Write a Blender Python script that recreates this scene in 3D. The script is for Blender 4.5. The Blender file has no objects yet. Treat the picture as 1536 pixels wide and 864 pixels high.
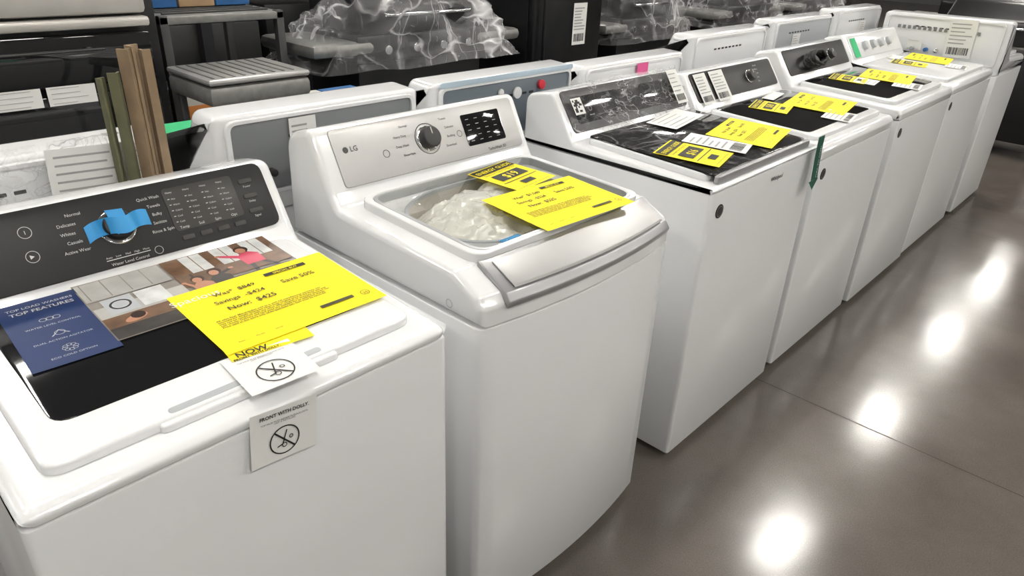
import bpy, math, random, bmesh
from mathutils import Vector, Matrix, noise
random.seed(7)
S=bpy.context.scene
try:
    S.view_settings.view_transform='Standard'; S.view_settings.look='None'
except Exception: pass
COL=bpy.context.collection
pi=math.pi
# ---------------------------------------------------------------- materials
def newmat(name):
    m=bpy.data.materials.new(name); m.use_nodes=True
    return m,m.node_tree,m.node_tree.nodes['Principled BSDF']
def mat(name,c,rough=.4,metal=0,coat=0,bump=0,bscale=200,var=0,vscale=6,spec=.5,emit=0):
    m,nt,b=newmat(name)
    b.inputs['Base Color'].default_value=(*c,1); b.inputs['Roughness'].default_value=rough
    b.inputs['Metallic'].default_value=metal; b.inputs['Coat Weight'].default_value=coat
    b.inputs['Coat Roughness'].default_value=.05
    b.inputs['Specular IOR Level'].default_value=spec
    if emit:
        b.inputs['Emission Color'].default_value=(*c,1); b.inputs['Emission Strength'].default_value=emit
    tc=nt.nodes.new('ShaderNodeTexCoord')
    if bump:
        n=nt.nodes.new('ShaderNodeTexNoise'); n.inputs['Scale'].default_value=bscale
        bp=nt.nodes.new('ShaderNodeBump'); bp.inputs['Strength'].default_value=bump; bp.inputs['Distance'].default_value=.002
        nt.links.new(tc.outputs['Object'],n.inputs['Vector']); nt.links.new(n.outputs['Fac'],bp.inputs['Height'])
        nt.links.new(bp.outputs['Normal'],b.inputs['Normal'])
    if var:
        n=nt.nodes.new('ShaderNodeTexNoise'); n.inputs['Scale'].default_value=vscale; n.inputs['Detail'].default_value=4
        r=nt.nodes.new('ShaderNodeValToRGB')
        r.color_ramp.elements[0].color=(*[x*(1-var) for x in c],1); r.color_ramp.elements[1].color=(*[min(1,x*(1+var)) for x in c],1)
        r.color_ramp.elements[0].position=.3; r.color_ramp.elements[1].position=.7
        nt.links.new(tc.outputs['Object'],n.inputs['Vector']); nt.links.new(n.outputs['Fac'],r.inputs['Fac'])
        nt.links.new(r.outputs['Color'],b.inputs['Base Color'])
    return m
WHITE=mat('white_enamel',(.79,.80,.81),.14,coat=.5,var=.01)
STEEL=mat('painted_steel',(.745,.755,.765),.26,coat=.3,bump=.05,bscale=350)
LIDW=mat('white_plastic',(.80,.81,.82),.14,coat=.4)
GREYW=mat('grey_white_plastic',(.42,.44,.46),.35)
GREYD=mat('dark_grey_plastic',(.20,.21,.22),.4)  # plain dark grey plastic for a console back and vent slots
BLUEW=mat('pale_blue_plastic',(.50,.62,.72),.3)
BLK=mat('black_glass',(.008,.008,.009),.05,coat=.4)
BLKP=mat('black_panel',(.016,.016,.016),.38,spec=.25)
DKP=mat('dark_button_panel',(.040,.039,.037),.35,spec=.3)
GUN=mat('gunmetal_panel',(.07,.07,.072),.25)
DARK=mat('dark_plastic',(.02,.02,.021),.45)
BLKAPP=mat('black_appliance',(.010,.010,.011),.3,var=.2,spec=.35)
SIL=mat('brushed_silver',(.43,.425,.42),.34,metal=.55,var=.012,vscale=30)
SILP=mat('silver_paint',(.40,.40,.41),.28,metal=.5)
SILL=mat('light_silver_trim',(.52,.53,.54),.28,metal=.4)
CHROME=mat('chrome',(.8,.8,.82),.1,metal=1)
YEL=mat('yellow_paper',(.90,.755,.0),.6,var=.02)
INK=mat('ink_black',(.01,.01,.01),.6)
INKY=mat('ink_grey',(.045,.04,.01),.6)
PAP=mat('white_paper',(.76,.76,.74),.6)
PAPG=mat('paper_grey_print',(.35,.35,.35),.6)
LEG=mat('white_legend',(.55,.55,.55),.5)
LEGD=mat('legend_dark',(.05,.05,.05),.5)
NAVY=mat('navy_print',(.010,.028,.105),.4)
TAPE=mat('blue_tape',(.03,.28,.62),.55,bump=.3,bscale=60)
GREEN=mat('green_paper',(.02,.42,.16),.6)
DGREEN=mat('dark_green_tag',(.005,.08,.05),.5)
PINK=mat('pink_label',(.85,.12,.35),.6)
RED=mat('red_plastic',(.6,.02,.04),.4)
CARD=mat('cardboard',(.42,.28,.16),.8,var=.08)
CARDL=mat('carton_white',(.58,.56,.52),.7,var=.05)
BLUEB=mat('carton_blue',(.03,.13,.34),.6,var=.1)
ORANGE=mat('carton_orange',(.60,.22,.05),.6)
WOODG=mat('edge_board_tan',(.26,.185,.115),.8,var=.15,vscale=20)
WOODO=mat('edge_board_olive',(.12,.12,.065),.8,var=.15,vscale=20)
RUB=mat('rubber',(.015,.015,.015),.8)
RACK=mat('rack_steel',(.05,.05,.05),.45,metal=.3)
SILVER2=mat('steel_shelf',(.22,.22,.21),.38,metal=.4,var=.15,vscale=25)
STAIN=mat('stainless_header_metal',(.50,.48,.45),.28,metal=.25,var=.06,vscale=8)
CONCW=mat('wall_paint',(.20,.20,.20),.8,var=.1)
CEIL=mat('ceiling_paint',(.40,.40,.395),.9)
LAMP=mat('lamp_emitter',(1,.965,.90),.5,emit=116)
def filmmat(name,lo=.06,hi=.6,sc=5,wid=.035,stretch=1.0,col=.78):
    m,nt,b=newmat(name); L=nt.links.new; N=nt.nodes.new
    out=nt.nodes['Material Output']
    b.inputs['Base Color'].default_value=(col,col,col*1.02,1); b.inputs['Roughness'].default_value=.2; b.inputs['Specular IOR Level'].default_value=.8
    tr=N('ShaderNodeBsdfTransparent'); mx=N('ShaderNodeMixShader'); tc=N('ShaderNodeTexCoord')
    last=None
    for k,(s,st) in enumerate(((sc,(1,.5,2.0)),(sc*2.3,(1.5,1,.6)),(sc*.7,(.5,2,1)))):
        mp=N('ShaderNodeMapping'); mp.inputs['Scale'].default_value=(st[0],st[1]*(1 if k!=1 else stretch),st[2]/stretch); mp.inputs['Rotation'].default_value=(.35*k-.3,.5*k,.4)
        n=N('ShaderNodeTexNoise'); n.inputs['Scale'].default_value=s; n.inputs['Detail'].default_value=2.5; n.inputs['Distortion'].default_value=.3
        sb=N('ShaderNodeMath'); sb.operation='SUBTRACT'; sb.inputs[1].default_value=.5
        ab=N('ShaderNodeMath'); ab.operation='ABSOLUTE'
        r=N('ShaderNodeMapRange'); r.inputs['From Min'].default_value=0; r.inputs['From Max'].default_value=wid; r.inputs['To Min'].default_value=(1,.7,.8)[k]; r.inputs['To Max'].default_value=0
        L(tc.outputs['Object'],mp.inputs['Vector']); L(mp.outputs['Vector'],n.inputs['Vector']); L(n.outputs['Fac'],sb.inputs[0]); L(sb.outputs[0],ab.inputs[0]); L(ab.outputs[0],r.inputs['Value'])
        if last is None: last=r.outputs['Result']
        else:
            mm=N('ShaderNodeMath'); mm.operation='MAXIMUM'; L(last,mm.inputs[0]); L(r.outputs['Result'],mm.inputs[1]); last=mm.outputs[0]
    pw=N('ShaderNodeMath'); pw.operation='POWER'; pw.inputs[1].default_value=1.6; L(last,pw.inputs[0])
    nb=N('ShaderNodeTexNoise'); nb.inputs['Scale'].default_value=sc*.6; nb.inputs['Detail'].default_value=1; L(tc.outputs['Object'],nb.inputs['Vector'])
    rb=N('ShaderNodeMapRange'); rb.inputs['From Min'].default_value=.35; rb.inputs['From Max'].default_value=.65; rb.inputs['To Min'].default_value=.35; rb.inputs['To Max'].default_value=1.15; L(nb.outputs['Fac'],rb.inputs['Value'])
    r=N('ShaderNodeMapRange'); r.inputs['To Min'].default_value=lo; r.inputs['To Max'].default_value=hi
    mu=N('ShaderNodeMath'); mu.operation='MULTIPLY'; L(pw.outputs[0],r.inputs['Value']); L(r.outputs['Result'],mu.inputs[0]); L(rb.outputs['Result'],mu.inputs[1]); L(mu.outputs[0],mx.inputs['Fac'])
    bp=N('ShaderNodeBump'); bp.inputs['Strength'].default_value=.8; bp.inputs['Distance'].default_value=.01
    L(last,bp.inputs['Height']); L(bp.outputs['Normal'],b.inputs['Normal'])
    L(tr.outputs[0],mx.inputs[1]); L(b.outputs[0],mx.inputs[2]); L(mx.outputs[0],out.inputs['Surface'])
    return m
FILM=filmmat('stretch_film',.18,.85,3.0,.022,2.6,.80)
FILMC=filmmat('console_film',.08,.58,14,.03)
FILML=filmmat('lid_film_plastic',.02,.42,7,.022)
def glassmat():
    m,nt,b=newmat('clear_pane'); out=nt.nodes['Material Output']; L=nt.links.new
    g=nt.nodes.new('ShaderNodeBsdfGlossy'); g.inputs['Roughness'].default_value=.03
    t=nt.nodes.new('ShaderNodeBsdfTransparent'); t.inputs['Color'].default_value=(.92,.93,.92,1)
    f=nt.nodes.new('ShaderNodeLayerWeight'); f.inputs['Blend'].default_value=.5
    pw=nt.nodes.new('ShaderNodeMath'); pw.operation='POWER'; pw.inputs[1].default_value=3.5
    ad=nt.nodes.new('ShaderNodeMath'); ad.operation='ADD'; ad.inputs[1].default_value=.05; ad.use_clamp=True
    mx=nt.nodes.new('ShaderNodeMixShader')
    L(f.outputs['Facing'],pw.inputs[0]); L(pw.outputs[0],ad.inputs[0]); L(ad.outputs[0],mx.inputs['Fac'])
    L(t.outputs[0],mx.inputs[1]); L(g.outputs[0],mx.inputs[2]); L(mx.outputs[0],out.inputs['Surface'])
    return m
PANE=glassmat()
def floormat():
    m,nt,b=newmat('polished_concrete'); L=nt.links.new; N=nt.nodes.new
    tc=N('ShaderNodeTexCoord')
    n1=N('ShaderNodeTexNoise'); n1.inputs['Scale'].default_value=1.3; n1.inputs['Detail'].default_value=10; n1.inputs['Roughness'].default_value=.62
    r=N('ShaderNodeValToRGB'); e=r.color_ramp.elements
    e[0].position=.25; e[0].color=(.086,.074,.064,1); e[1].position=.76; e[1].color=(.150,.132,.116,1)
    n2=N('ShaderNodeTexNoise'); n2.inputs['Scale'].default_value=260; n2.inputs['Detail'].default_value=2
    r2=N('ShaderNodeMapRange'); r2.inputs['From Min'].default_value=.3; r2.inputs['From Max'].default_value=.7; r2.inputs['To Min'].default_value=.82; r2.inputs['To Max'].default_value=1.15
    mul=N('ShaderNodeMixRGB'); mul.blend_type='MULTIPLY'; mul.inputs[0].default_value=1
    L(tc.outputs['Object'],n1.inputs['Vector']); L(tc.outputs['Object'],n2.inputs['Vector'])
    L(n1.outputs['Fac'],r.inputs['Fac']); L(n2.outputs['Fac'],r2.inputs['Value'])
    L(r.outputs['Color'],mul.inputs[1]); L(r2.outputs['Result'],mul.inputs[2])
    L(mul.outputs[0],b.inputs['Base Color'])
    r3=N('ShaderNodeMapRange'); r3.inputs['From Min'].default_value=.3; r3.inputs['From Max'].default_value=.7; r3.inputs['To Min'].default_value=.13; r3.inputs['To Max'].default_value=.21
    L(n1.outputs['Fac'],r3.inputs['Value']); L(r3.outputs['Result'],b.inputs['Roughness'])
    bp=N('ShaderNodeBump'); bp.inputs['Strength'].default_value=.07; bp.inputs['Distance'].default_value=.004
    n3=N('ShaderNodeTexNoise'); n3.inputs['Scale'].default_value=9; L(tc.outputs['Object'],n3.inputs['Vector']); n3.inputs['Detail'].default_value=1
    L(n3.outputs['Fac'],bp.inputs['Height']); L(bp.outputs['Normal'],b.inputs['Normal'])
    b.inputs['Specular IOR Level'].default_value=.45
    return m
FLOOR=floormat()
# ---------------------------------------------------------------- geometry helpers
def E(name,loc=(0,0,0),rz=0):
    o=bpy.data.objects.new(name,None); COL.objects.link(o); o.empty_display_size=.1
    o.location=loc; o.rotation_euler=(0,0,math.radians(rz)); return o
def mk(p,name,vs,fs,m,smooth=True,deform=None,ang=40):
    me=bpy.data.meshes.new(name)
    if deform: vs=[deform(Vector(v)) for v in vs]
    me.from_pydata([tuple(v) for v in vs],[],fs); me.update()
    bm=bmesh.new(); bm.from_mesh(me); bmesh.ops.recalc_face_normals(bm,faces=bm.faces); bm.to_mesh(me); bm.free()
    if m: me.materials.append(m)
    if smooth:
        me.shade_smooth()
        try: me.set_sharp_from_angle(angle=math.radians(ang))
        except Exception: pass
    o=bpy.data.objects.new(name,me); COL.objects.link(o); o.parent=p
    return o
def fil(pts,n=5):
    out=[]; N=len(pts)
    for i,p in enumerate(pts):
        P=Vector(p[:2]); r=p[2] if len(p)>2 else 0
        A=Vector(pts[i-1][:2]); B=Vector(pts[(i+1)%N][:2])
        if r<=0: out.append(P); continue
        a=(A-P).normalized(); b=(B-P).normalized()
        th=max(.05,math.acos(max(-1,min(1,a.dot(b)))))
        d=min(r/max(1e-4,math.tan(th/2)),.49*(A-P).length,.49*(B-P).length)
        s=P+a*d; e=P+b*d
        for k in range(n+1):
            t=k/n; out.append(s*(1-t)**2+P*2*t*(1-t)+e*t*t)
    return out
def rr(x0,y0,x1,y1,r,n=5): return fil([(x0,y0,r),(x1,y0,r),(x1,y1,r),(x0,y1,r)],n)
def inset(poly,d):
    if d==0: return poly
    N=len(poly); area=sum(poly[i-1].x*poly[i].y-poly[i].x*poly[i-1].y for i in range(N))
    sg=1 if area>0 else -1; out=[]
    for i in range(N):
        e1=(poly[i]-poly[i-1]); e2=(poly[(i+1)%N]-poly[i])
        if e1.length<1e-7: e1=e2
        if e2.length<1e-7: e2=e1
        e1=e1.normalized(); e2=e2.normalized()
        n1=Vector((-e1.y,e1.x))*sg; n2=Vector((-e2.y,e2.x))*sg
        b=(n1+n2); b=b.normalized() if b.length>1e-6 else n1
        k=1/max(.45,b.dot(n1)); out.append(poly[i]+b*d*k)
    return out
def loft(p,name,poly,M,z0,z1,m,r0=0,r1=0,seg=4,deform=None,sub=0,cap=True):
    R=[]
    if r0>0:
        for k in range(seg+1):
            a=k/seg*pi/2; R.append((z0+r0*(1-math.cos(a)),r0*(1-math.sin(a))))
    else: R.append((z0,0))
    for k in range(1,sub): R.append((z0+r0+(z1-r1-z0-r0)*k/sub,0))
    if r1>0:
        for k in range(seg+1):
            a=k/seg*pi/2; R.append((z1-r1*(1-math.sin(a)),r1*(1-math.cos(a))))
    else: R.append((z1,0))
    N=len(poly); vs=[];fs=[]
    for z,d in R:
        for q in inset(poly,d): vs.append(M@Vector((q.x,q.y,z)))
    for k in range(len(R)-1):
        for i in range(N):
            j=(i+1)%N; fs.append((k*N+i,k*N+j,(k+1)*N+j,(k+1)*N+i))
    if cap:
        fs.append(tuple(range(N))); fs.append(tuple((len(R)-1)*N+i for i in range(N)))
    return mk(p,name,vs,fs,m,True,deform)
I=Matrix.Identity(4)
MP=Matrix(((0,0,1,0),(1,0,0,0),(0,1,0,0),(0,0,0,1)))   # profile (y,z) extruded along x
def frame(o,u,v):
    u=Vector(u).normalized(); v=Vector(v); v=(v-u*v.dot(u)).normalized(); n=u.cross(v)
    return Matrix(((u.x,v.x,n.x,o[0]),(u.y,v.y,n.y,o[1]),(u.z,v.z,n.z,o[2]),(0,0,0,1)))
def plane(o,v): return frame(o,(1,0,0),(0,v[0],v[1]))
def box(p,name,a,b,m,r=.004):
    return loft(p,name,rr(a[0],a[1],b[0],b[1],r,2),I,a[2],b[2],m,min(r,.4*(b[2]-a[2])),min(r,.4*(b[2]-a[2])),2)
def slab(p,name,M,x0,y0,x1,y1,t,m,r=.01,e=.002,z=0,deform=None):
    return loft(p,name,rr(x0,y0,x1,y1,r),M,z,z+t,m,0,e,3,deform)
def disc(p,name,M,x,y,r,t,m,z=0,e=.002,n=32):
    poly=[Vector((x+r*math.cos(2*pi*k/n),y+r*math.sin(2*pi*k/n))) for k in range(n)]
    return loft(p,name,poly,M,z,z+t,m,0,min(e,t*.5),3)
def ringp(p,name,M,outer,inner,z0,z1,m,deform=None):
    N=len(outer); vs=[];fs=[]
    for L_,z in ((outer,z0),(outer,z1-.002),(inset(outer,.002),z1),(inner,z1),(inner,z0)):
        for q in L_: vs.append(M@Vector((q.x,q.y,z)))
    for k in range(5):
        for i in range(N):
            j=(i+1)%N; a=k*N; b=((k+1)%5)*N
            fs.append((a+i,a+j,b+j,b+i))
    return mk(p,name,vs,fs,m,True,deform)
def circ(p,name,M,x,y,r,w,m,z=.0006,n=28):
    o=[Vector((x+r*math.cos(2*pi*k/n),y+r*math.sin(2*pi*k/n))) for k in range(n)]
    i_=[Vector((x+(r-w)*math.cos(2*pi*k/n),y+(r-w)*math.sin(2*pi*k/n))) for k in range(n)]
    vs=[M@Vector((q.x,q.y,z)) for q in o+i_]; fs=[(k,(k+1)%n,n+(k+1)%n,n+k) for k in range(n)]
    return mk(p,name,vs,fs,m,False)
def poly(p,name,M,pts,m,z=.0006):
    return mk(p,name,[M@Vector((a,b,z)) for a,b in pts],[tuple(range(len(pts)))],m,False)
def rect(p,name,M,x0,y0,x1,y1,m,z=.0006): return poly(p,name,M,[(x0,y0),(x1,y0),(x1,y1),(x0,y1)],m,z)
def txt(p,M,x,y,size,s,m,z=.0009,al='LEFT',sp=1.0,bold=0):
    c=bpy.data.curves.new('print','FONT'); c.body=s; c.size=size; c.align_x=al; c.space_line=sp; c.resolution_u=2; c.offset=bold
    c.materials.append(m)
    o=bpy.data.objects.new('printed_text',c); COL.objects.link(o); o.parent=p
    o.matrix_local=M@Matrix.Translation((x,y,z)); return o
def paper(p,name,M,w,h,m,curl=.004,n=8):
    vs=[];fs=[]
    ph=random.random()*6
    for j in range(n+1):
        for i in range(n+1):
            u,v=i/n,j/n
            z=curl*(abs(2*u-1)**3*.5+abs(2*v-1)**3*.5)*(.6+.4*math.sin(ph+3*u+2*v))
            vs.append(M@Vector((u*w,v*h,z)))
    for j in range(n):
        for i in range(n):
            a=j*(n+1)+i; fs.append((a,a+1,a+n+2,a+n+1))
    return mk(p,name,vs,fs,m)
def on(M,x,y,rot=0,z=.002): return M@Matrix.Translation((x,y,z))@Matrix.Rotation(math.radians(rot),4,'Z')
FINE="All sales final. Merchandise sold as is with full manufacturer warranty. See\nassociate for details. Discount taken from original price of the floor unit and\nmay not be combined with any other offer, coupon or associate discount. No\nrain checks. Delivery and haul away are available for an additional charge.\nPrice valid at this store only while quantities last, item must be removed."
def sale(p,M,x,y,rot,price=("$849","-$424","$425"),w=.30,h=.225,detail=True):
    K=on(M,x,y,rot,.003); paper(p,'sale_sign',K,w,h,YEL,.001)
    z=.0016; s_=w/.31
    txt(p,K,.065*s_,h*.79,.0165*s_,"Was*  "+price[0],INKY,z,bold=.0002); txt(p,K,.055*s_,h*.67,.0165*s_,"Savings  "+price[1],INKY,z,bold=.0002)
    txt(p,K,.065*s_,h*.54,.019*s_,"Now:  "+price[2],INKY,z,bold=.0003)
    txt(p,K,w*.60,h*.68,.0185*s_,"Save 50%",INKY,z,bold=.0002)
    rect(p,'print_block',K,w*.56,h*.86,w*.84,h*.91,INK,z); txt(p,K,w*.70,h*.865,.009*s_,"SPECIAL BUY",YEL,z+.0005,al='CENTER',bold=.0002)
    if detail:
        txt(p,K,.03,h*.43,.0068,FINE,INKY,z,sp=.9,bold=.0001)
        rect(p,'barcode_block',K,w*.62,h*.14,w*.84,h*.18,INKY,z)
        txt(p,K,.03,h*.09,.006,"Item: ____   Model: ____   Serial: ____",INKY,z)
        circ(p,'print_ring',K,w*.92,h*.15,.009,.001,INKY,z); txt(p,K,w*.92,h*.13,.01,"25",INKY,z,al='CENTER')
def energy(p,M,x,y,rot,w=.15,h=.20,num="$19"):
    K=on(M,x,y,rot,.0025); paper(p,'energy_label',K,w,h,YEL,.0005); z=.0014
    rect(p,'print_band',K,.004,h*.78,w-.004,h*.97,INK,z); txt(p,K,w/2,h*.82,w*.125,"ENERGY GUIDE",YEL,z+.0006,al='CENTER',bold=.0003)
    rect(p,'print_box',K,w*.15,h*.42,w*.85,h*.66,INK,z); txt(p,K,w/2,h*.46,w*.22,num,YEL,z+.0006,al='CENTER',bold=.0004)
    txt(p,K,w/2,h*.71,w*.065,"Estimated Yearly Energy Cost",INK,z,al='CENTER')
    rect(p,'print_line',K,w*.06,h*.33,w*.94,h*.345,INK,z)
    rect(p,'print_box',K,w*.35,h*.14,w*.65,h*.26,INK,z)
    txt(p,K,w*.06,h*.05,w*.04,"Your cost will depend on your utility rates and use",INK,z)
def label(p,M,x,y,rot,w,h,lines=4,code=True,m=None):
    K=on(M,x,y,rot,.0025); paper(p,'paper_label',K,w,h,m or PAP,.001); z=.0014
    for i in range(lines):
        yy=h*(.88-.5*i/max(1,lines-1)) if code else h*(.9-.78*i/max(1,lines-1))
        rect(p,'print_line',K,w*.08,yy-h*.018,w*(.55+.35*random.random()),yy+h*.012,PAPG,z)
    if code:
        xx=w*.1
        while xx<w*.85:
            ww=random.choice((.0012,.002,.0035))*w/.1; rect(p,'barcode_bar',K,xx,h*.08,xx+ww,h*.27,INK,z); xx+=ww+random.choice((.0015,.0025))*w/.1
def nodolly(p,K,w,h):
    z=.0014
    cx,cy=w*.5,h*.36; r=h*.27
    circ(p,'sign_ring',K,cx,cy,r,.0022,INK,z)
    d=r*.70; poly(p,'sign_bar',K,[(cx-d-.001,cy+d-.001),(cx-d+.001,cy+d+.001),(cx+d+.001,cy-d+.001),(cx+d-.001,cy-d-.001)],INK,z+.0002)
    poly(p,'sign_dolly',K,[(cx+r*.1,cy+r*.7),(cx+r*.17,cy+r*.66),(cx-r*.1,cy-r*.3),(cx-r*.5,cy-r*.42),(cx-r*.5,cy-r*.34),(cx-r*.17,cy-r*.24)],INK,z+.0002)
    circ(p,'sign_wheel',K,cx-r*.02,cy-r*.36,r*.17,.0015,INK,z+.0002); circ(p,'sign_wheel',K,cx+r*.42,cy+r*.1,r*.14,.0015,INK,z+.0002)
# ---------------------------------------------------------------- room
def room():
    mk(None,'floor',[(-9,-7,0),(9,-7,0),(9,26,0),(-9,26,0)],[(0,1,2,3)],FLOOR,False)
    SEAM=mat('floor_seam',(.045,.038,.033),.9,spec=.1)
    vs=[];fs=[]
    def q(a,b,c,d):
        n=len(vs); vs.extend([(a,b,.0008),(c,b,.0008),(c,d,.0008),(a,d,.0008)]); fs.append((n,n+1,n+2,n+3))
    for k in range(-2,9): q(-9,2.425+2.53*k-.0018,9,2.425+2.53*k+.0018)
    mk(None,'floor_joint_lines',vs,fs,SEAM,False)
    box(None,'wall_left',(-9.2,-7.2,0),(-9,26.2,6),CONCW); box(None,'wall_right',(9,-7.2,0),(9.2,26.2,6),CONCW)
    box(None,'wall_back',(-9,26,0),(9,26.2,6),CONCW); box(None,'wall_front',(-9,-7.2,0),(9,-7,6),CONCW)
    box(None,'ceiling',(-9.2,-7.2,6),(9.2,26.2,6.2),CEIL)
    for x in (-6,-1.75,2.6,6.9):
        for k in range(-1,6):
            y=3.55*k-.05
            L=E('ceiling_strip_light',(x,y,5.0))
            box(L,'housing',(-.22,-.5,.03),(.22,.5,.10),WHITE)
            for s in (-.12,.12): box(L,'tube_diffuser',(s-.05,-.45,0),(s+.05,.45,.03),LAMP)
            for s in (-.4,.4): box(L,'hanger_rod',(-.004,s-.004,.10),(.004,s+.004,1.0),SIL,.001)
room()
# ---------------------------------------------------------------- washers
def feet(p,w,D):
    for x in (.06,w-.06):
        for y in (.06,D-.06): disc(p,'levelling_foot',I,x,y,.022,.04,RUB)
    box(p,'base_plinth',(.02,.02,.018),(w-.02,D-.02,.06),DARK)
def basic(x,y,rz,w=.69,D=.70,h=.915,hc=.17,chh=.075,top='white',panel=None,back=None,lidr=.03,lid=True,lt=.016,
          body=STEEL,endr=.02,cy=.515,frr=.03):
    p=E('top_load_washer',(x,y,0),rz); feet(p,w,D)
    loft(p,'cabinet',rr(0,0,w,D,.014),I,.03,h-chh-.003,body,.004,.004,2)
    bt=(D-.005,h+hc-.006,.014) if back else (D-.005,h+hc-.02,.04)
    prof=fil([(.0,h-chh,.003),(-.003,h-chh*.45,.012),(.012,h,frr),(cy-.02,h+.02,.02),(cy,h+.05,.02),(cy+.08,h+hc,.03),bt,(D,h-chh,.003)],6)
    loft(p,'top_cover',prof,MP,0,w,WHITE,endr,endr,5)
    ML=plane((0,0,h),(cy-.02,.02)); MC=plane((0,cy,h+.05),(.08,hc-.05))
    L=math.hypot(.08,hc-.05)
    if lid:
        slab(p,'lid',ML,.045,.045,w-.045,cy-.035,lt,LIDW,lidr,.006)
        if top=='black': slab(p,'lid_glass',ML,.085,.13,w-.085,cy-.05,.0025,BLK,.03,.001,lt-.001)
        if top=='wideblack': slab(p,'lid_glass',ML,.065,.085,w-.065,cy-.045,.0025,BLK,.03,.001,lt-.001)
        if top=='allblack':
            slab(p,'lid_glass',ML,.05,.03,w-.05,cy-.035,.006,BLK,.02,.003,lt-.002)
    if panel: slab(p,'control_panel',MC,.03,.004,w-.03,L-.008,.003,panel,.018,.001)
    if back:
        MB=frame((w,D,h-.05),(-1,0,0),(0,0,1))
        ringp(p,'console_back_rim',MB,rr(.03,.02,w-.03,hc+.034,.03),rr(.042,.032,w-.042,hc+.024,.02),-.003,.008,WHITE)
        slab(p,'console_back_panel',MB,.042,.032,w-.042,hc+.024,.002,back,.02,.001)
        for i in range(8): slab(p,'vent_slot',MB,.20+.035*i,hc-.03,.222+.035*i,hc-.022,.001,DARK,.002,.0004,.0021)
    return p,ML,MC,L
def knob(p,M,x,y,r,h=.022,m=CHROME,cap=DARK):
    disc(p,'knob_skirt',M,x,y,r,.006,m); disc(p,'knob_body',M,x,y,r*.82,h,cap,.003,.004); 
    slab(p,'knob_pointer',M,x-.0015,y+r*.2,x+.0015,y+r*.7,.001,LEG,.0005,.0002,h+.003)
def crumple(p,name,M,x0,y0,x1,y1,z0,amp,sc,m,n=50,edge=0):
    vs=[];fs=[]
    for j in range(n+1):
        for i in range(n+1):
            X=x0+(x1-x0)*i/n; V=y0+(y1-y0)*j/n
            vs.append(M@Vector((X,V,z0+amp*abs(noise.fractal(Vector((X*sc,V*sc*1.4,3)),.9,2.1,4)))))
    for j in range(n):
        for i in range(n): a=j*(n+1)+i; fs.append((a,a+1,a+n+2,a+n+1))
    return mk(p,name,vs,fs,m,ang=180)
# ---- W1
p,ML,MC,L=basic(-.84,.06,90,w=.69,D=.71,h=.92,hc=.175,top='black',lt=.016,chh=.024,endr=.022,frr=.04)
slab(p,'control_panel',MC,.02,.002,.660,L-.004,.004,BLKP,.022,.001)
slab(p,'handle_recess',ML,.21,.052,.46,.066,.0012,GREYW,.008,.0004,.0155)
slab(p,'handle_lip',ML,.19,.036,.48,.052,.012,LIDW,.008,.004,0)
z=.005
kx=.342; knob(p,MC,kx,.076,.034,.026,CHROME,BLKP)
vs=[];fs=[];n=20
for i in range(n+1):
    u=i/n; X=kx-.055+.115*u; h_=.034*math.exp(-((u-.5)/.27)**4)
    for j,v in enumerate((.058,.072,.090)): vs.append(MC@Vector((X,v+.006*math.sin(9*u)+.006*u-.002,.0055+h_+.0015*math.sin(13*u+j))))
for i in range(n):
    for j in range(2): a=i*3+j; fs.append((a,a+1,a+4,a+3))
mk(p,'blue_tape_strip',vs,fs,TAPE)
vs=[MC@Vector(q) for q in ((kx-.018,.105,.033),(kx+.012,.102,.034),(kx+.016,.060,.0365),(kx-.012,.055,.0365))]
mk(p,'blue_tape_patch',vs,[(0,1,2,3)],TAPE,False)
for i,s in enumerate(("Quick Wash","Towels","Bulky","Sanitize","Rinse & Spin")): txt(p,MC,kx+.050+(.0,.014,.018,.014,.006)[i],.114-.017*i,.0085,s,LEG,z)
for i,s in enumerate(("Normal","Delicates","Whites","Casuals","Active Wear")): txt(p,MC,kx-.050-(.0,.014,.020,.014,.006)[i],.114-.017*i,.0085,s,LEG,z,al='RIGHT')
circ(p,'power_icon',MC,kx-.145,.103,.011,.0010,LEG,z); circ(p,'start_icon',MC,kx-.148,.058,.011,.0010,LEG,z)
txt(p,MC,kx-.145,.0995,.010,"I",LEG,z,al='CENTER'); poly(p,'play_icon',MC,[(kx-.152,.054),(kx-.152,.062),(kx-.145,.058)],LEG,z)
circ(p,'lock_icon',MC,kx+.055,.013,.008,.0008,LEG,z)
rect(p,'level_bar',MC,kx-.04,.016,kx+.04,.0175,LEG,z); txt(p,MC,kx,.005,.008,"Water Level Control",LEG,z,al='CENTER')
txt(p,MC,kx,.020,.0055,"Auto    Low     Med    High    More",LEG,z,al='CENTER')
bx=kx+.100
slab(p,'button_panel',MC,bx,.038,bx+.145,.128,.0012,DKP,.008,.0004,.004)
for c in range(4):
    txt(p,MC,bx+.006+.035*c,.117,.0052,"Heavy",LEG,.0056)
    for r_ in range(5):
        rect(p,'led_mark',MC,bx+.006+.035*c,.1045-.012*r_,bx+.010+.035*c,.106-.012*r_,LEG,.0056)
        txt(p,MC,bx+.013+.035*c,.103-.012*r_,.0050,("Hot","Warm","Colors","Cool","Cold")[r_],LEG,.0056)
    txt(p,MC,bx+.018+.035*c,.042,.008,("Temp","Soil","Spin","Opt")[c],LEG,.0056,al='CENTER')
for c in range(3):
    slab(p,'button',MC,bx+.158,.104-.033*c,bx+.188,.114-.033*c,.002,DKP,.003,.0005,.004); txt(p,MC,bx+.173,.095-.033*c,.0065,("Power","Delay","Signal")[c],LEG,z,al='CENTER')
for c in range(4): slab(p,'button',MC,bx+.006+.037*c,.018,bx+.030+.037*c,.028,.002,DKP,.003,.0005,.004)
T=ML@Matrix.Translation((0,0,.0185))
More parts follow.
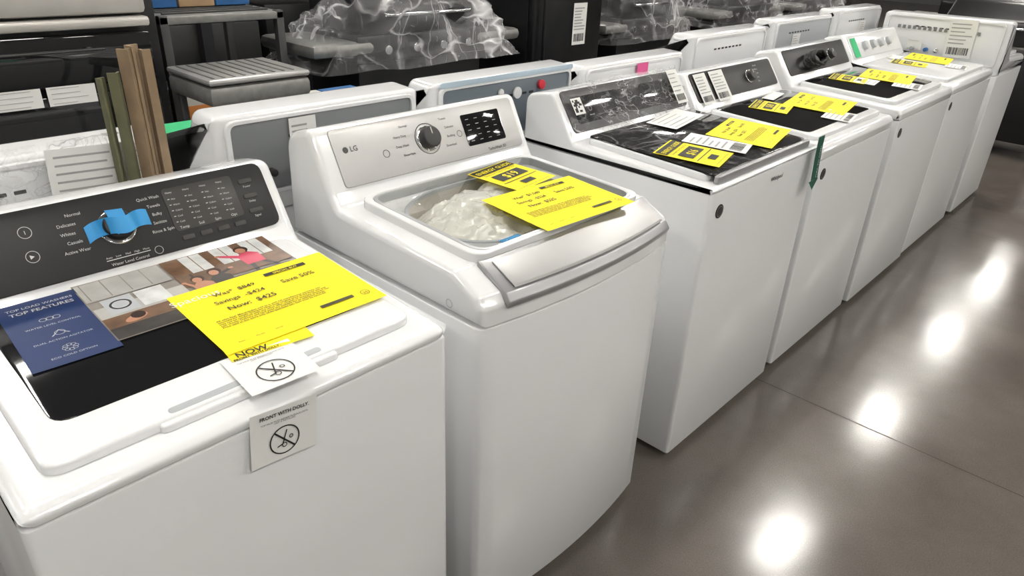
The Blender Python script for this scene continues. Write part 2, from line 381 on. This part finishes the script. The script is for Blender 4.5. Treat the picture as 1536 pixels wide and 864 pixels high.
BROWN=mat('print_wood',(.15,.085,.05),.35,var=.35,vscale=30); BEIGE=mat('print_wall',(.24,.215,.19),.35,var=.25,vscale=14); PW=mat('print_window',(.60,.61,.60),.35,var=.15,vscale=40)
SKIN=mat('print_skin',(.45,.22,.14),.35); HAIR=mat('print_hair',(.035,.018,.012),.35); SHIRT=mat('print_pink',(.62,.08,.14),.35); CAB=mat('print_counter',(.42,.41,.39),.35,var=.12,vscale=20); DK=mat('print_dark',(.04,.035,.032),.35,var=.3,vscale=40)
def blob(M,x,y,rx,ry,m,z,rot=0):
    c,s=math.cos(rot),math.sin(rot)
    poly(p,'banner_print',M,[(x+rx*math.cos(a)*c-ry*math.sin(a)*s,y+rx*math.cos(a)*s+ry*math.sin(a)*c) for a in [2*pi*k/20 for k in range(20)]],m,z)
K=on(T,.100,.268,-2,.001); paper(p,'feature_card',K,.128,.238,NAVY,.001)
txt(p,K,.064,.210,.0105,"TOP LOAD WASHERS",LEG,.0015,al='CENTER',bold=.0001); txt(p,K,.064,.192,.0145,"TOP FEATURES",LEG,.0015,al='CENTER',bold=.0002)
for i,s in enumerate(("WATER LEVEL CONTROL","DUAL ACTION AGITATOR","ECO COLD OPTION")):
    txt(p,K,.064,.130-.055*i,.0072,s,LEG,.0015,al='CENTER')
for dx in (-.010,0,.010): circ(p,'wave_icon',K,.064+dx,.154,.006,.001,LEG,.0015)
circ(p,'agitator_icon',K,.064,.099,.008,.001,LEG,.0015); poly(p,'agitator_icon',K,[(.050,.091),(.053,.091),(.064,.109),(.064,.106)],LEG,.0016); poly(p,'agitator_icon',K,[(.078,.091),(.075,.091),(.064,.109),(.064,.106)],LEG,.0016)
for k in range(8):
    a=k*pi/4; circ(p,'eco_icon',K,.064+.008*math.cos(a),.044+.008*math.sin(a),.004,.0008,LEG,.0015)
K=on(T,.226,.280,-1,.001); W_,H_=.374,.230
paper(p,'picture_banner',K,W_,H_,BEIGE,.001)
b=.0014
rect(p,'banner_print',K,.002,.002,W_-.002,.05,DK,b); rect(p,'banner_print',K,.002,.04,W_-.1,.078,BROWN,b+.0001)
rect(p,'banner_print',K,.002,.078,.155,.12,CAB,b+.0002); rect(p,'banner_print',K,.002,.150,.15,.225,CAB,b+.0001)
for i in range(4): rect(p,'banner_print',K,.01+.035*i,.155,.012+.035*i,.225,BEIGE,b+.0002)
rect(p,'banner_print',K,.02,.085,.070,.145,GREYW,b+.0004); rect(p,'banner_print',K,.076,.085,.125,.145,PW,b+.0004); circ(p,'banner_print',K,.045,.115,.018,.004,DK,b+.0006)
rect(p,'banner_print',K,.155,.10,.372,.228,BROWN,b+.0002)
for i in range(3): rect(p,'banner_print',K,.19+.062*i,.150,.232+.062*i,.226,PW,b+.0003)
for i in range(3): rect(p,'banner_print',K,.21+.062*i,.150,.212+.062*i,.226,BROWN,b+.0004)
rect(p,'banner_print',K,.17,.078,.36,.090,DK,b+.0004); rect(p,'banner_print',K,.18,.090,.185,.15,DK,b+.0004)
def kid(x,y,s,sh,arm):
    poly(p,'banner_print',K,[(x-.016*s,y-.055*s),(x+.018*s,y-.055*s),(x+.02*s,y-.02*s),(x+.008*s,y-.008*s),(x-.008*s,y-.008*s),(x-.018*s,y-.022*s)],sh,b+.0007)
    poly(p,'banner_print',K,[(x-.014*s,y-.014*s),(x-.04*s*arm,y+.004*s),(x-.043*s*arm,y-.003*s),(x-.016*s,y-.026*s)],sh,b+.0008); blob(K,x-.044*s*arm,y+.002*s,.005*s,.004*s,SKIN,b+.0009)
    blob(K,x,y+.005*s,.0125*s,.0135*s,HAIR,b+.0009); blob(K,x-.002*s,y+.001*s,.0085*s,.0105*s,SKIN,b+.001)
kid(.185,.118,1,SKIN,.6); kid(.222,.128,1.05,DK,-.7); kid(.305,.185,1.15,SHIRT,1)
for dx in (-.012,.010): poly(p,'banner_print',K,[(.303+dx,.125),(.313+dx,.125),(.322+dx*2.2,.085),(.314+dx*2.2,.085)],DK,b+.0006)
blob(K,.05,.055,.020,.010,SKIN,b+.0006,.3); blob(K,.055,.062,.012,.012,HAIR,b+.0007)
txt(p,K,.105,.045,.026,"Spacious",PAP,b+.0015)
sale(p,T,.335,.128,-1,w=.312,h=.235)
K=on(T,.332,.108,-6,.0014); paper(p,'sale_sign_under',K,.14,.05,YEL,.001); txt(p,K,.01,.006,.020,"NOW",INK,.0016,bold=.0003)
K=on(T,.312,.010,-3,.0012); paper(p,'handling_label',K,.115,.110,PAP,.0005); nodolly(p,K,.115,.110); txt(p,K,.057,.097,.0080,"FRONT WITH DOLLY.",INK,.0015,al='CENTER',bold=.0002); txt(p,K,.057,.086,.0042,"TOP PACK MUST REMAIN IN PLACE UNTIL\nUNIT IS INSTALLED.",INK,.0015,al='CENTER',sp=.8)
MF=frame((0,-.005,.825),(1,0,0),(0,.0,1))
K=on(MF,.285,.000,-6,.003); paper(p,'handling_label',K,.112,.095,PAP,.002); nodolly(p,K,.112,.095); txt(p,K,.056,.082,.0085,"FRONT WITH DOLLY.",INK,.0025,al='CENTER',bold=.0002); txt(p,K,.056,.072,.0042,"TOP PACK MUST REMAIN IN PLACE UNTIL\nUNIT IS INSTALLED.",INK,.0025,al='CENTER',sp=.8)
# ---- W2 (silver console, clear lid, bowed front)
w,D,h=.69,.69,.93
p=E('top_load_washer',(-.855,.85,0),90)
def bow(v):
    t=(v.x-w/2)/(w/2); k=max(0,1-max(0,v.y)/.16); v.y-=.032*max(0,1-t*t)*k; return v
feet(p,w,D)
pts=[Vector((.0,D)),Vector((0,.02)),Vector((.004,.006))]+[Vector((.012+(w-.024)*i/16,0)) for i in range(17)]+[Vector((w-.004,.006)),Vector((w,.02)),Vector((w,D))]
loft(p,'cabinet',pts,I,.03,h-.075,STEEL,.004,.003,2,deform=bow)
hc=.215; cy=.50
prof=fil([(.0,h-.070),(.0,h-.03,.02),(.015,h-.006,.02),(.085,h+.03,.03),(cy-.02,h+.045,.02),(cy,h+.075,.015),(cy+.075,h+hc,.03),(D-.01,h+hc-.03,.06),(D,h-.070)],7)
capo=loft(p,'top_cover',prof,MP,0,w,WHITE,.018,.018,5,deform=bow,sub=14)
ML=plane((0,.085,h+.030),(cy-.105,.015)); MC=plane((0,cy,h+.075),(.075,hc-.075)); L=math.hypot(.075,hc-.075)
def ell2(rx,ry,n=48):
    out=[]
    for k in range(n):
        c,s=math.cos(2*pi*k/n),math.sin(2*pi*k/n)
        out.append(Vector((.335+rx*math.copysign(abs(c)**.8,c),.184+ry*math.copysign(abs(s)**.8,s))))
    return out
cut=loft(p,'cutter',ell2(.246,.176),ML,-.085,.06,GREYW)
bpy.context.view_layer.update()
md=capo.modifiers.new('b','BOOLEAN'); md.operation='DIFFERENCE'; md.object=cut; md.solver='EXACT'
try:
    bpy.context.view_layer.update(); dg=bpy.context.evaluated_depsgraph_get()
    nm=bpy.data.meshes.new_from_object(capo.evaluated_get(dg)); capo.modifiers.clear()
    if len(nm.polygons)>50: capo.data=nm
except Exception as ex:
    capo.modifiers.clear()
bpy.data.objects.remove(cut)
outer=rr(.070,-.012,w-.062,.378,.05); inner=rr(.080,-.004,w-.072,.368,.042)
ringp(p,'lid_frame',ML,rr(.055,-.018,w-.050,.387,.04),outer,0,.021,LIDW)
ringp(p,'lid_silver_border',ML,outer,inner,.0,.022,SILL)
mk(p,'lid_pane',[ML@Vector((q.x,q.y,.0205)) for q in inner],[tuple(range(len(inner)))],PANE,False)
ringp(p,'tub_rim',ML,ell2(.249,.179),ell2(.240,.170),-.020,.003,GREYW)
TUB=mat('tub_liner',(.50,.47,.42),.4)
vs=[];fs=[]
for r_,zz in (((.241,.171),.0),((.232,.162),-.062)):
    for q in ell2(*r_): vs.append(ML@Vector((q.x,q.y,zz)))
for k in range(48): fs.append((k,(k+1)%48,48+(k+1)%48,48+k))
fs.append(tuple(range(48,96))); mk(p,'tub_wall',vs,fs,TUB)
slab(p,'blue_tape_tab',ML,.17,.022,.23,.034,.001,TAPE,.002,.0003,.004)
vs=[];fs=[];n=80
for j in range(n+1):
    for i in range(n+1):
        u,v=i/n*2-1,j/n*2-1; X=.335+.236*u*math.sqrt(1-v*v/2.6); Y=.184+.166*v*math.sqrt(1-u*u/2.6)
        r2=min(1,math.hypot(u*math.sqrt(1-v*v/2),v*math.sqrt(1-u*u/2)))
        f=noise.fractal(Vector((X*5,Y*6,1)),.7,2.2,5); g=abs(noise.fractal(Vector((X*11+Y*6,Y*8-X*3,5)),.8,2.2,4))
        zz=-.045+(1-r2**5)*(.034+.028*f-.030*g+.018)
        vs.append(ML@Vector((X,Y,min(zz,.0175))))
for j in range(n):
    for i in range(n): a=j*(n+1)+i; fs.append((a,a+1,a+n+2,a+n+1))
bagm=mat('bag_plastic',(.82,.80,.74),.2,coat=.7,bump=.3,bscale=18,var=.08,vscale=7)
mk(p,'protective_bag',vs,fs,bagm)
hp=fil([(-.006,h-.040,.004),(-.014,h-.022,.008),(.0,h-.004,.015),(.078,h+.040,.01),(.080,h+.024,.003),(.02,h-.005,.01)],5)
loft(p,'lid_handle',hp,MP,.060,w-.035,SILP,.003,.003,3,deform=bow,sub=14)
hp2=fil([(.0,h+.000,.004),(.006,h+.0048,.003),(.066,h+.0375,.003),(.06,h+.026,.003)],3)
loft(p,'handle_scoop',hp2,MP,.085,w-.06,SIL,.001,.001,3,deform=bow,sub=14)
slab(p,'control_panel',MC,.045,.006,w-.03,L-.012,.004,SIL,.012,.001)
knob(p,MC,.325,.080,.034,.026,CHROME,DARK); circ(p,'knob_ring',MC,.325,.080,.041,.002,CHROME,.0045)
slab(p,'display',MC,.455,.035,.60,.122,.0012,BLK,.006,.0004,.004)
for c in range(4):
    for r_ in range(5): rect(p,'display_mark',MC,.468+.033*c,.047+.015*r_,.480+.033*c,.0482+.015*r_,LEG,.0056)
txt(p,MC,.088,.088,.018,"LG",LEGD,z,bold=.0003); disc(p,'badge',MC,.076,.094,.0075,.0006,LEGD,.004,.0002)
for i,s in enumerate(("Normal","Heavy Duty","Deep Wash","Rinse+Spin")): txt(p,MC,.272-(0,.012,.012,0)[i],.120-.024*i,.0085,s,LEGD,z,al='RIGHT',bold=.0001)
for i,s in enumerate(("Towels","Delicates","Bedding","Download")): txt(p,MC,.378+(0,.012,.012,0)[i],.120-.024*i,.0085,s,LEGD,z,bold=.0001)
circ(p,'power_icon',MC,.185,.065,.010,.0014,LEGD,z); circ(p,'start_icon',MC,.435,.075,.009,.0014,LEGD,z)
txt(p,MC,.52,.012,.011,"TurboWash 3D",LEGD,z,bold=.0002)
T=ML@Matrix.Translation((0,0,.022))
energy(p,T,.390,.175,8,w=.165,h=.17,num="$19")
sale(p,T,.258,-.03,-3,("$1,049","-$524","$525"),w=.31,h=.222)
circ(p,'side_port',frame((-.0005,.09,.885),(0,-1,0),(0,0,1)),0,0,.010,.002,GREYW)
# ---- W3
def disc_badge(p,h):
    M=frame((.0,-.0005,h-.055),(1,0,0),(0,0,1)); disc(p,'dial_badge',M,.058,-.02,.021,.002,DARK); circ(p,'badge_ring',M,.058,-.02,.016,.0012,PAPG,.0024)
p,ML,MC,L=basic(-.845,1.73,90,w=.725,D=.71,h=.955,hc=.165,top='allblack',lt=.020,chh=.012,endr=.012)
slab(p,'control_panel',MC,.025,-.006,.705,L-.004,.004,GUN,.018,.001)
slab(p,'control_glass',MC,.06,.02,.67,L-.03,.001,BLK,.01,.0004,.004)
for i in range(7): circ(p,'touch_icon',MC,.14+.075*i,.065,.009,.001,LEG,.0055)
for i in range(7): txt(p,MC,.14+.075*i,.04,.008,("Normal","Quick","Bulky","Towels","Delicate","Spin","Start")[i],LEG,.0055,al='CENTER')
slab(p,'lid_front_trim',ML,.05,.014,.675,.030,.022,SILP,.006,.004,.001)
crumple(p,'protective_film',MC,.015,-.03,.71,L+.01,.010,.014,9,FILMC)
crumple(p,'lid_film',ML,.045,.02,.68,.48,.0265,.003,6,FILML)
T=ML@Matrix.Translation((0,0,.030))
sale(p,T,.415,.035,12,("$1,149","-$574","$575"),w=.29,h=.215)
energy(p,T,.10,.045,14,w=.17,h=.20,num="$16"); label(p,T,.29,.06,16,.12,.20,6,True); label(p,T,.34,.335,10,.27,.11,5,False)
label(p,MC@Matrix.Translation((0,0,.03)),.60,.0,0,.07,.13,5)
rect(p,'qr_sticker',MC,.035,.045,.085,.10,PAP,.026)
for i in range(6):
    for j in range(6):
        if random.random()<.5: rect(p,'qr_cell',MC,.040+.0067*i,.052+.007*j,.0467+.0067*i,.059+.007*j,INK,.0266)
disc_badge(p,.955)
MF=frame((0,-.001,.89),(1,0,0),(0,0,1)); txt(p,MF,.42,.008,.020,"Whirlpool",LEGD,.001,al='CENTER',bold=.0004)
MT=frame((.66,-.022,1.0),(1,0,0),(.1,.05,1))
paper(p,'hanging_tag',on(MT,-.02,-.15,0,0),.05,.15,DGREEN,.004); poly(p,'tag_arrow',MT,[(-.035,-.15),(.045,-.15),(.005,-.185)],DGREEN,.001)
txt(p,MT@Matrix.Rotation(pi/2,4,'Z'),-.14,-.012,.016,"PULL TO OPEN",LEG,.006)
# ---- W4
p,ML,MC,L=basic(-.85,2.52,90,w=.765,D=.71,h=.935,hc=.160,top='wideblack',lt=.018,chh=.05,panel=BLKP,endr=.015)
knob(p,MC,.50,.065,.03,.024); label(p,MC@Matrix.Translation((0,0,.006)),.05,-.01,0,.09,.13,6); label(p,MC@Matrix.Translation((0,0,.006)),.17,-.01,0,.11,.13,6)
for i in range(5): txt(p,MC,.56,.105-.018*i,.01,("Normal","Whites","Towels","Bulky","Spin")[i],LEG,.004)
T=ML@Matrix.Translation((0,0,.021))
energy(p,T,.24,.25,15,.17,.15,"$18"); sale(p,T,.43,.10,10,("$749","-$374","$375"),w=.31,h=.24); label(p,T,.34,.04,10,.17,.11,4); label(p,T,.42,.39,10,.18,.05,2,False)
disc_badge(p,.90)
# ---- W5
p,ML,MC,L=basic(-.84,3.33,90,w=.80,D=.71,h=.955,hc=.165,top='wideblack',lt=.018,chh=.05,panel=BLKP,endr=.015)
knob(p,MC,.55,.065,.03,.024)
T=ML@Matrix.Translation((0,0,.021))
energy(p,T,.26,.26,12,.18,.16,"$20"); sale(p,T,.47,.12,10,("$899","-$449","$450"),w=.30,h=.23); label(p,T,.38,.05,10,.17,.12,4)
label(p,T,.28,.22,8,.15,.10,4,False)
for k in range(9):
    c=bpy.data.curves.new('cord','CURVE'); c.dimensions='3D'; c.bevel_depth=.006; sp=c.splines.new('NURBS'); m_=14
    sp.points.add(m_-1); sp.use_cyclic_u=True
    for i in range(m_):
        a=2*pi*i/m_; q=MC@Vector((.28+.10*math.cos(a)*(1-.03*k)+random.uniform(-.008,.008),.05+.035*math.sin(a)+random.uniform(-.01,.01),.02+.005*k))
        sp.points[i].co=(*q,1)
    c.materials.append(RUB); o=bpy.data.objects.new('power_cord',c); COL.objects.link(o); o.parent=p
disc_badge(p,.92)
# ---- W6
p,ML,MC,L=basic(-.85,4.17,90,w=.86,D=.71,h=.955,hc=.17,top='white',lt=.018,chh=.05,panel=WHITE,endr=.015)
for i in range(4): knob(p,MC,.22+.13*i,.065,.030,.024,LIDW,GREYW)
rect(p,'green_label',MC,.05,.01,.13,.12,GREEN,.006)
T=ML@Matrix.Translation((0,0,.018))
energy(p,T,.28,.22,10,.17,.18,"$23"); sale(p,T,.52,.17,8,("$599","-$299","$300"),w=.30,h=.23); label(p,T,.45,.06,8,.17,.11,4); label(p,T,.40,.40,8,.17,.06,2,False)
disc_badge(p,.92)
# ---- W7 turned away
p,ML,MC,L=basic(-.845,5.88,180,w=.72,D=.72,h=.97,hc=.235,top='white',back=LIDW,lt=.018,endr=.03)
MB=frame((.72,.727,.99),(-1,0,0),(0,0,1))
for i in range(16): slab(p,'vent_slot',MB,.10+.03*i,.12,.118+.03*i,.14,.001,GREYD,.002,.0003)
label(p,MB,.40,-.02,2,.15,.22,6); label(p,MB,.18,.0,0,.09,.06,2,False)
for i,x in enumerate((.22,.30,.36)): disc(p,'hose_inlet',MB,x,.01,.012,.03,(GREYW,BLUEB,CHROME)[i])
# ---------------------------------------------------------------- second row, backs toward us
SLATE=mat('slate_plastic',(.15,.18,.21),.35)
ys=[(-.14,.62),(.73,1.38),(1.42,2.12),(2.16,2.90),(2.95,3.70),(3.76,4.56),(4.62,5.40)]
bk=[LIDW,GREYD,SLATE,LIDW,LIDW,GREYW,LIDW]
hs=[.94,.955,.955,.935,.95,.97,.985]
row2=[]
for i,((a,b_),m_) in enumerate(zip(ys,bk)):
    w_=b_-a
    p,ML,MC,L=basic(-2.37,b_,-90,w=w_,D=.71,h=hs[i],hc=.19 if i<4 else .235,top='white' if i not in(1,5) else 'black',back=m_,lt=.018,panel=(BLKP if i%2 else WHITE),endr=.03)
    MB=frame((w_,.712,hs[i]-.05),(-1,0,0),(0,0,1)); row2.append((p,ML,MB,w_))
p,ML,MB,w_=row2[0]; label(p,MB@Matrix.Translation((0,0,.034)),.50,.11,-3,.17,.14,5); label(p,MB@Matrix.Translation((0,0,.034)),.22,.03,2,.16,.15,5)
crumple(p,'wrap_film',MB,.0,.0,w_,.26,.010,.02,8,FILMC)
p,ML,MB,w_=row2[1]; label(p,MB@Matrix.Translation((0,0,.004)),.20,.04,0,.08,.17,7); disc(p,'hose_inlet',MB,.10,.10,.015,.03,CHROME); disc(p,'hose_inlet',MB,.14,.08,.010,.02,RUB)
K=on(ML,.20,.05,0,.02); paper(p,'green_sign',K,.40,.26,GREEN,.004); txt(p,K,.36,.20,.02,"NEW LOWER PRICE",INK,.003,al='RIGHT')
p,ML,MB,w_=row2[2]; disc(p,'red_cap',MB,.50,.185,.016,.012,RED,.003); disc(p,'shipping_bolt',MB,.38,.17,.02,.006,LIDW,.003); disc(p,'shipping_bolt',MB,.30,.18,.012,.006,LIDW,.003)
sale(p,ML,.1,.10,0,detail=False)
slab(p,'blue_film_edge',MB,.03,.222,w_-.03,.240,.003,BLUEW,.008,.001,.006)
p,ML,MB,w_=row2[3]; rect(p,'pink_tag',MB,.35,.18,.43,.22,PINK,.010); sale(p,ML,.1,.10,0,detail=False)
p,ML,MB,w_=row2[4]; sale(p,ML,.05,.08,0,detail=False); energy(p,ML@Matrix.Translation((0,0,.02)),.40,.08,0)
p,ML,MB,w_=row2[5]; sale(p,ML@Matrix.Translation((0,0,.02)),.30,.06,0,detail=False); label(p,MB,.25,.1,0,.1,.1,5)
p,ML,MB,w_=row2[6]; sale(p,ML@Matrix.Translation((0,0,.02)),.30,.06,0,detail=False); label(p,MB,.40,.1,0,.1,.1,5)
# edge boards
p=E('bundle_of_edge_boards',(-1.60,.550,0),0)
def ell(name,x,y,s,t,z0,z1,m,rot):
    P_=[(0,0),(s,0),(s,t),(t,t),(t,s),(0,s)]; c,sn=math.cos(rot),math.sin(rot)
    return loft(p,name,[Vector((x+a*c-b*sn,y+a*sn+b*c)) for a,b in P_],I,z0,z1,m)
ell('edge_board_1',-.012,-.062,.018,.004,.0,1.27,WOODO,.2); ell('edge_board_2',.012,-.026,.020,.004,.0,1.28,WOODO,2.6)
ell('edge_board_3',.020,.000,.026,.006,.0,1.325,WOODG,2.2); ell('edge_board_4',-.008,.004,.026,.006,.0,1.33,WOODG,.2); ell('edge_board_5',.022,.026,.018,.005,.0,1.322,WOODG,1.6)
# ---------------------------------------------------------------- background row
def film_over(p,name,x0,x1,y0,y1,z0,z1,top=.5,m=FILM,amp=.05,seed=0,n=44):
    vs=[];fs=[];N=96
    base=[]
    for k in range(N):
        a=2*pi*k/N; c,s=math.cos(a),math.sin(a); q=max(abs(c),abs(s))**.8
        base.append((c/q,s/q))
    for j in range(n+1):
        t=j/n; sc=1-(1-top)*(t**.8); z=z0+(z1-z0)*t
        for k,(c,s) in enumerate(base):
            X=(x0+x1)/2+c*(x1-x0)/2*sc; Y=(y0+y1)/2+s*(y1-y0)/2*sc
            d=amp*noise.fractal(Vector((X*3+seed,Y*3,z*4)),.8,2.1,4)+.03*t*math.sin(k*.9+3*t)*(1-t)
            vs.append((X+c*d,Y+s*d,z+d*.4))
    for j in range(n):
        for k in range(N): a=j*N+k; b_=j*N+(k+1)%N; fs.append((a,b_,b_+N,a+N))
    fs.append(tuple(n*N+k for k in range(N)))
    return mk(p,name,vs,fs,m,ang=180)
def pallet(p,x0,x1,y0,y1):
    for i in range(5): 
        yy=y0+(y1-y0-.1)*i/4; box(p,'pallet_board_%d'%i,(x0,yy,.10),(x1,yy+.1,.12),WOODG)
    for i in range(3):
        xx=x0+(x1-x0-.08)*i/2; box(p,'pallet_runner_%d'%i,(xx,y0,0),(xx+.08,y1,.10),WOODG)
p=E('black_range',(-3.3,-.75,0),0); pallet(p,-.7,-.02,0,2.05)
box(p,'oven_body',(-.68,0,.12),(-.03,2.05,1.40),BLKAPP,.01); box(p,'stainless_header',(-.05,.0,1.15),(.035,2.0,1.19),STAIN,.012); box(p,'control_band',(-.05,.0,1.20),(.02,2.0,1.36),STAIN,.02)
box(p,'oven_door',(-.03,.05,.30),(.005,2.0,.90),BLK,.01); box(p,'upper_door',(-.03,.05,.93),(.005,2.0,1.13),BLK,.01)
box(p,'door_handle',(.03,.2,1.07),(.05,1.8,1.08),RACK,.005)
for yy in (.25,1.75): box(p,'handle_post',(.0,yy-.01,1.07),(.04,yy+.01,1.08),BLKAPP,.004)
MB=frame((.008,0,.86),(0,1,0),(0,0,1))
label(p,MB,1.35,.005,0,.19,.075,4,False); label(p,MB,1.56,.005,0,.18,.075,4,False)
p=E('stocked_steel_shelf_unit',(-3.45,1.36,0),0)
for z_ in (.12,.62,1.16):
    box(p,'shelf',(-.6,0,z_-.035),(0,.62,z_),SILVER2,.004)
for x_ in (-.6,-.04):
    for y_ in (0,.58): box(p,'upright',(x_,y_,0),(x_+.04,y_+.04,1.165),RACK,.004)
for i in range(7): box(p,'grille_bar',(-.55+.075*i,.05,1.16),(-.53+.075*i,.58,1.168),RACK,.002)
for i,(y_,z_,m_) in enumerate(((.03,.62,CARDL),(.25,.62,BLUEB),(.03,1.169,BLUEB),(.22,1.169,CARD),(.41,1.169,BLUEB),(.03,.12,BLUEB),(.27,.12,CARDL))):
    xo=-.02 if z_<1 else -.28
    box(p,'carton',(xo-.3,y_,z_),(xo,y_+.18,z_+.20),m_,.003); box(p,'carton_print',(xo-.002,y_+.02,z_+.05),(xo+.002,y_+.16,z_+.13),(ORANGE if m_==CARDL else CARDL),.001)
p=E('steel_griddle',(-2.82,1.26,0),0); box(p,'griddle_body',(-.4,0,.88),(0,.46,.96),SILVER2,.02); box(p,'griddle_lid',(-.4,0,.965),(.0,.46,.99),SIL,.012)
for i in range(9): box(p,'lid_rib',(-.37,.03+.045*i,.99),(-.03,.04+.045*i,.994),SILVER2,.001)
for x_ in (-.38,-.05):
    for y_ in (.02,.40): box(p,'leg',(x_,y_,0),(x_+.03,y_+.03,.88),RACK,.004)
p=E('stack_of_cartons',(-2.98,1.76,0),0)
for k in range(4):
    for j in range(2):
        m_=(CARDL,BLUEB,CARDL)[(k+j)%3]; box(p,'carton',(-.20,.21*j,.205*k),(0,.21*j+.2,.205*k+.2),m_,.003); box(p,'carton_print',(-.002,.21*j+.02,.205*k+.06),(.002,.21*j+.17,.205*k+.14),(ORANGE,BLUEB)[(k+j)%2],.001)
def grill(y,wd,x=-3.3,zt=1.0,seed=0,top=.42,zf=.55):
    p=E('wrapped_gas_grill',(x,y,0))
    box(p,'cabinet',(-.55,wd*.2,.10),(-.06,wd*.8,zt-.05),BLKAPP,.01); box(p,'side_shelf_left',(-.55,0,zt-.07),(0,wd*.25,zt),SILVER2,.03); box(p,'side_shelf_right',(-.55,wd*.75,zt-.07),(0,wd,zt),SILVER2,.03)
    box(p,'firebox',(-.55,wd*.18,zt-.12),(-.01,wd*.82,zt+.03),BLKAPP,.02)
    prof=fil([(-.52,zt+.03,.0),(-.52,zt+.22,.08),(-.22,zt+.34,.12),(-.04,zt+.16,.08),(-.03,zt+.03,0)],6)
    loft(p,'hood',prof,Matrix(((1,0,0,0),(0,0,1,0),(0,1,0,0),(0,0,0,1))),wd*.2,wd*.8,BLKAPP,.02,.02)
    box(p,'hood_handle',(-.0,wd*.3,zt+.12),(.02,wd*.7,zt+.14),CHROME,.008)
    for s in (.3,.7): box(p,'handle_post',(-.06,wd*s-.01,zt+.12),(.01,wd*s+.01,zt+.14),CHROME,.003)
    for i in range(4): disc(p,'burner_knob',frame((-.01,wd*(.3+.13*i),zt-.05),(0,1,0),(0,0,1)),0,0,.025,.03,CHROME)
    for yy in (.22,.78):
        for xx in (-.5,-.1): disc(p,'caster',frame((xx,wd*yy,.05),(0,1,0),(0,0,1)),0,0,.05,.03,RUB)
    film_over(p,'wrap_film',-.60,.10,-.02,wd+.02,zt-.14,zt+zf,top,FILM,.07,seed)
    return p
grill(2.04,1.56,seed=1,top=.35)
p=E('black_refrigerator',(-3.3,3.72,0)); box(p,'body',(-.7,0,.03),(-.05,.76,1.78),BLKAPP,.01); box(p,'door_lower',(-.05,.005,.05),(0,.755,.62),BLKAPP,.015); box(p,'door_upper',(-.05,.005,.64),(0,.755,1.77),BLKAPP,.015)
box(p,'handle',(.03,.06,.75),(.05,.08,1.5),BLKAPP,.008)
for z_ in (.76,1.47): box(p,'handle_post',(0,.06,z_),(.04,.08,z_+.02),BLKAPP,.003)
for xx in (-.6,-.15):
    for yy in (.08,.7): disc(p,'foot',I,xx,yy,.02,.04,RUB)
label(p,frame((.002,0,.8),(0,1,0),(0,0,1)),.42,.05,0,.15,.28,8)
grill(4.62,1.2,x=-3.35,zt=.95,seed=5,top=.6); grill(5.98,1.45,x=-3.2,zt=1.0,seed=9,top=.5); grill(7.6,1.5,x=-3.2,zt=1.0,seed=12)
BEAM=mat('beam_dark',(.03,.03,.033),.5)
def racking(x,y0,y1,name='pallet_racking'):
    p=E(name,(x,y0,0)); Lr=y1-y0; n=int(Lr/2.4)
    for i in range(n+1):
        for xx in (-1.0,0): box(p,'upright',(xx,i*Lr/n-.04,0),(xx+.08,i*Lr/n+.04,3.6),BEAM,.004)
    for z_ in (.15,1.3,2.5):
        for xx in (-1.0,0): box(p,'beam',(xx,0,z_),(xx+.05,Lr,z_+.12),BEAM,.004)
        y_=.1
        while y_<Lr-.7:
            ww=random.uniform(.4,.75); hh=random.uniform(.4,.9); m_=random.choice((BLKAPP,BLKAPP,DARK,BLKAPP,DARK,BEAM))
            box(p,'stock_box',(-.95,y_,z_+.122),(.0,y_+ww,z_+.12+hh),m_,.01); y_+=ww+.06
racking(-5.2,-3,13)
for i,(x_,y_) in enumerate(((-1.75,7.2),(-.9,9.0),(-2.4,9.6))):
    p=E('charcoal_grill_cart',(x_,y_,0))
    box(p,'cart_body',(0,0,.12),(1.0,.5,.85),BLKAPP,.01); box(p,'side_shelf',(-.3,.02,.84),(1.3,.48,.88),SILVER2,.01)
    prof=fil([(.0,.88,0),(.5,.88,0),(.5,1.05,.08),(.25,1.22,.12),(0,1.05,.08)],6); loft(p,'hood',prof,MP,.05,.95,BLKAPP,.02,.02)
    box(p,'handle',(.2,-.05,1.0),(.8,-.03,1.02),CHROME,.008)
    for s in (.25,.75): box(p,'handle_post',(s-.01,-.04,1.0),(s+.01,.02,1.02),CHROME,.003)
    for s in (.0,1.0): 
        for yy in (.03,.47): disc(p,'wheel',frame((s-.02,yy,.11),(0,1,0),(0,0,1)),0,0,.11,.05,RUB)
# ---------------------------------------------------------------- camera, world
FW=Vector((-.5999,.6588,-.4538)).normalized(); R=Vector((.7258,.6869,.0379)); R=(R-FW*R.dot(FW)).normalized(); U=R.cross(FW)
cam=bpy.data.cameras.new('camera'); co=bpy.data.objects.new('camera',cam); COL.objects.link(co)
M=Matrix(((R.x,U.x,-FW.x,0),(R.y,U.y,-FW.y,0),(R.z,U.z,-FW.z,1.57),(0,0,0,1))); co.matrix_world=M
cam.sensor_width=36; cam.lens=1054/1536*36; cam.clip_start=.02; S.camera=co
W=bpy.data.worlds.new('world'); S.world=W; W.use_nodes=True; W.node_tree.nodes['Background'].inputs[0].default_value=(.9,.95,1,1); W.node_tree.nodes['Background'].inputs[1].default_value=.3
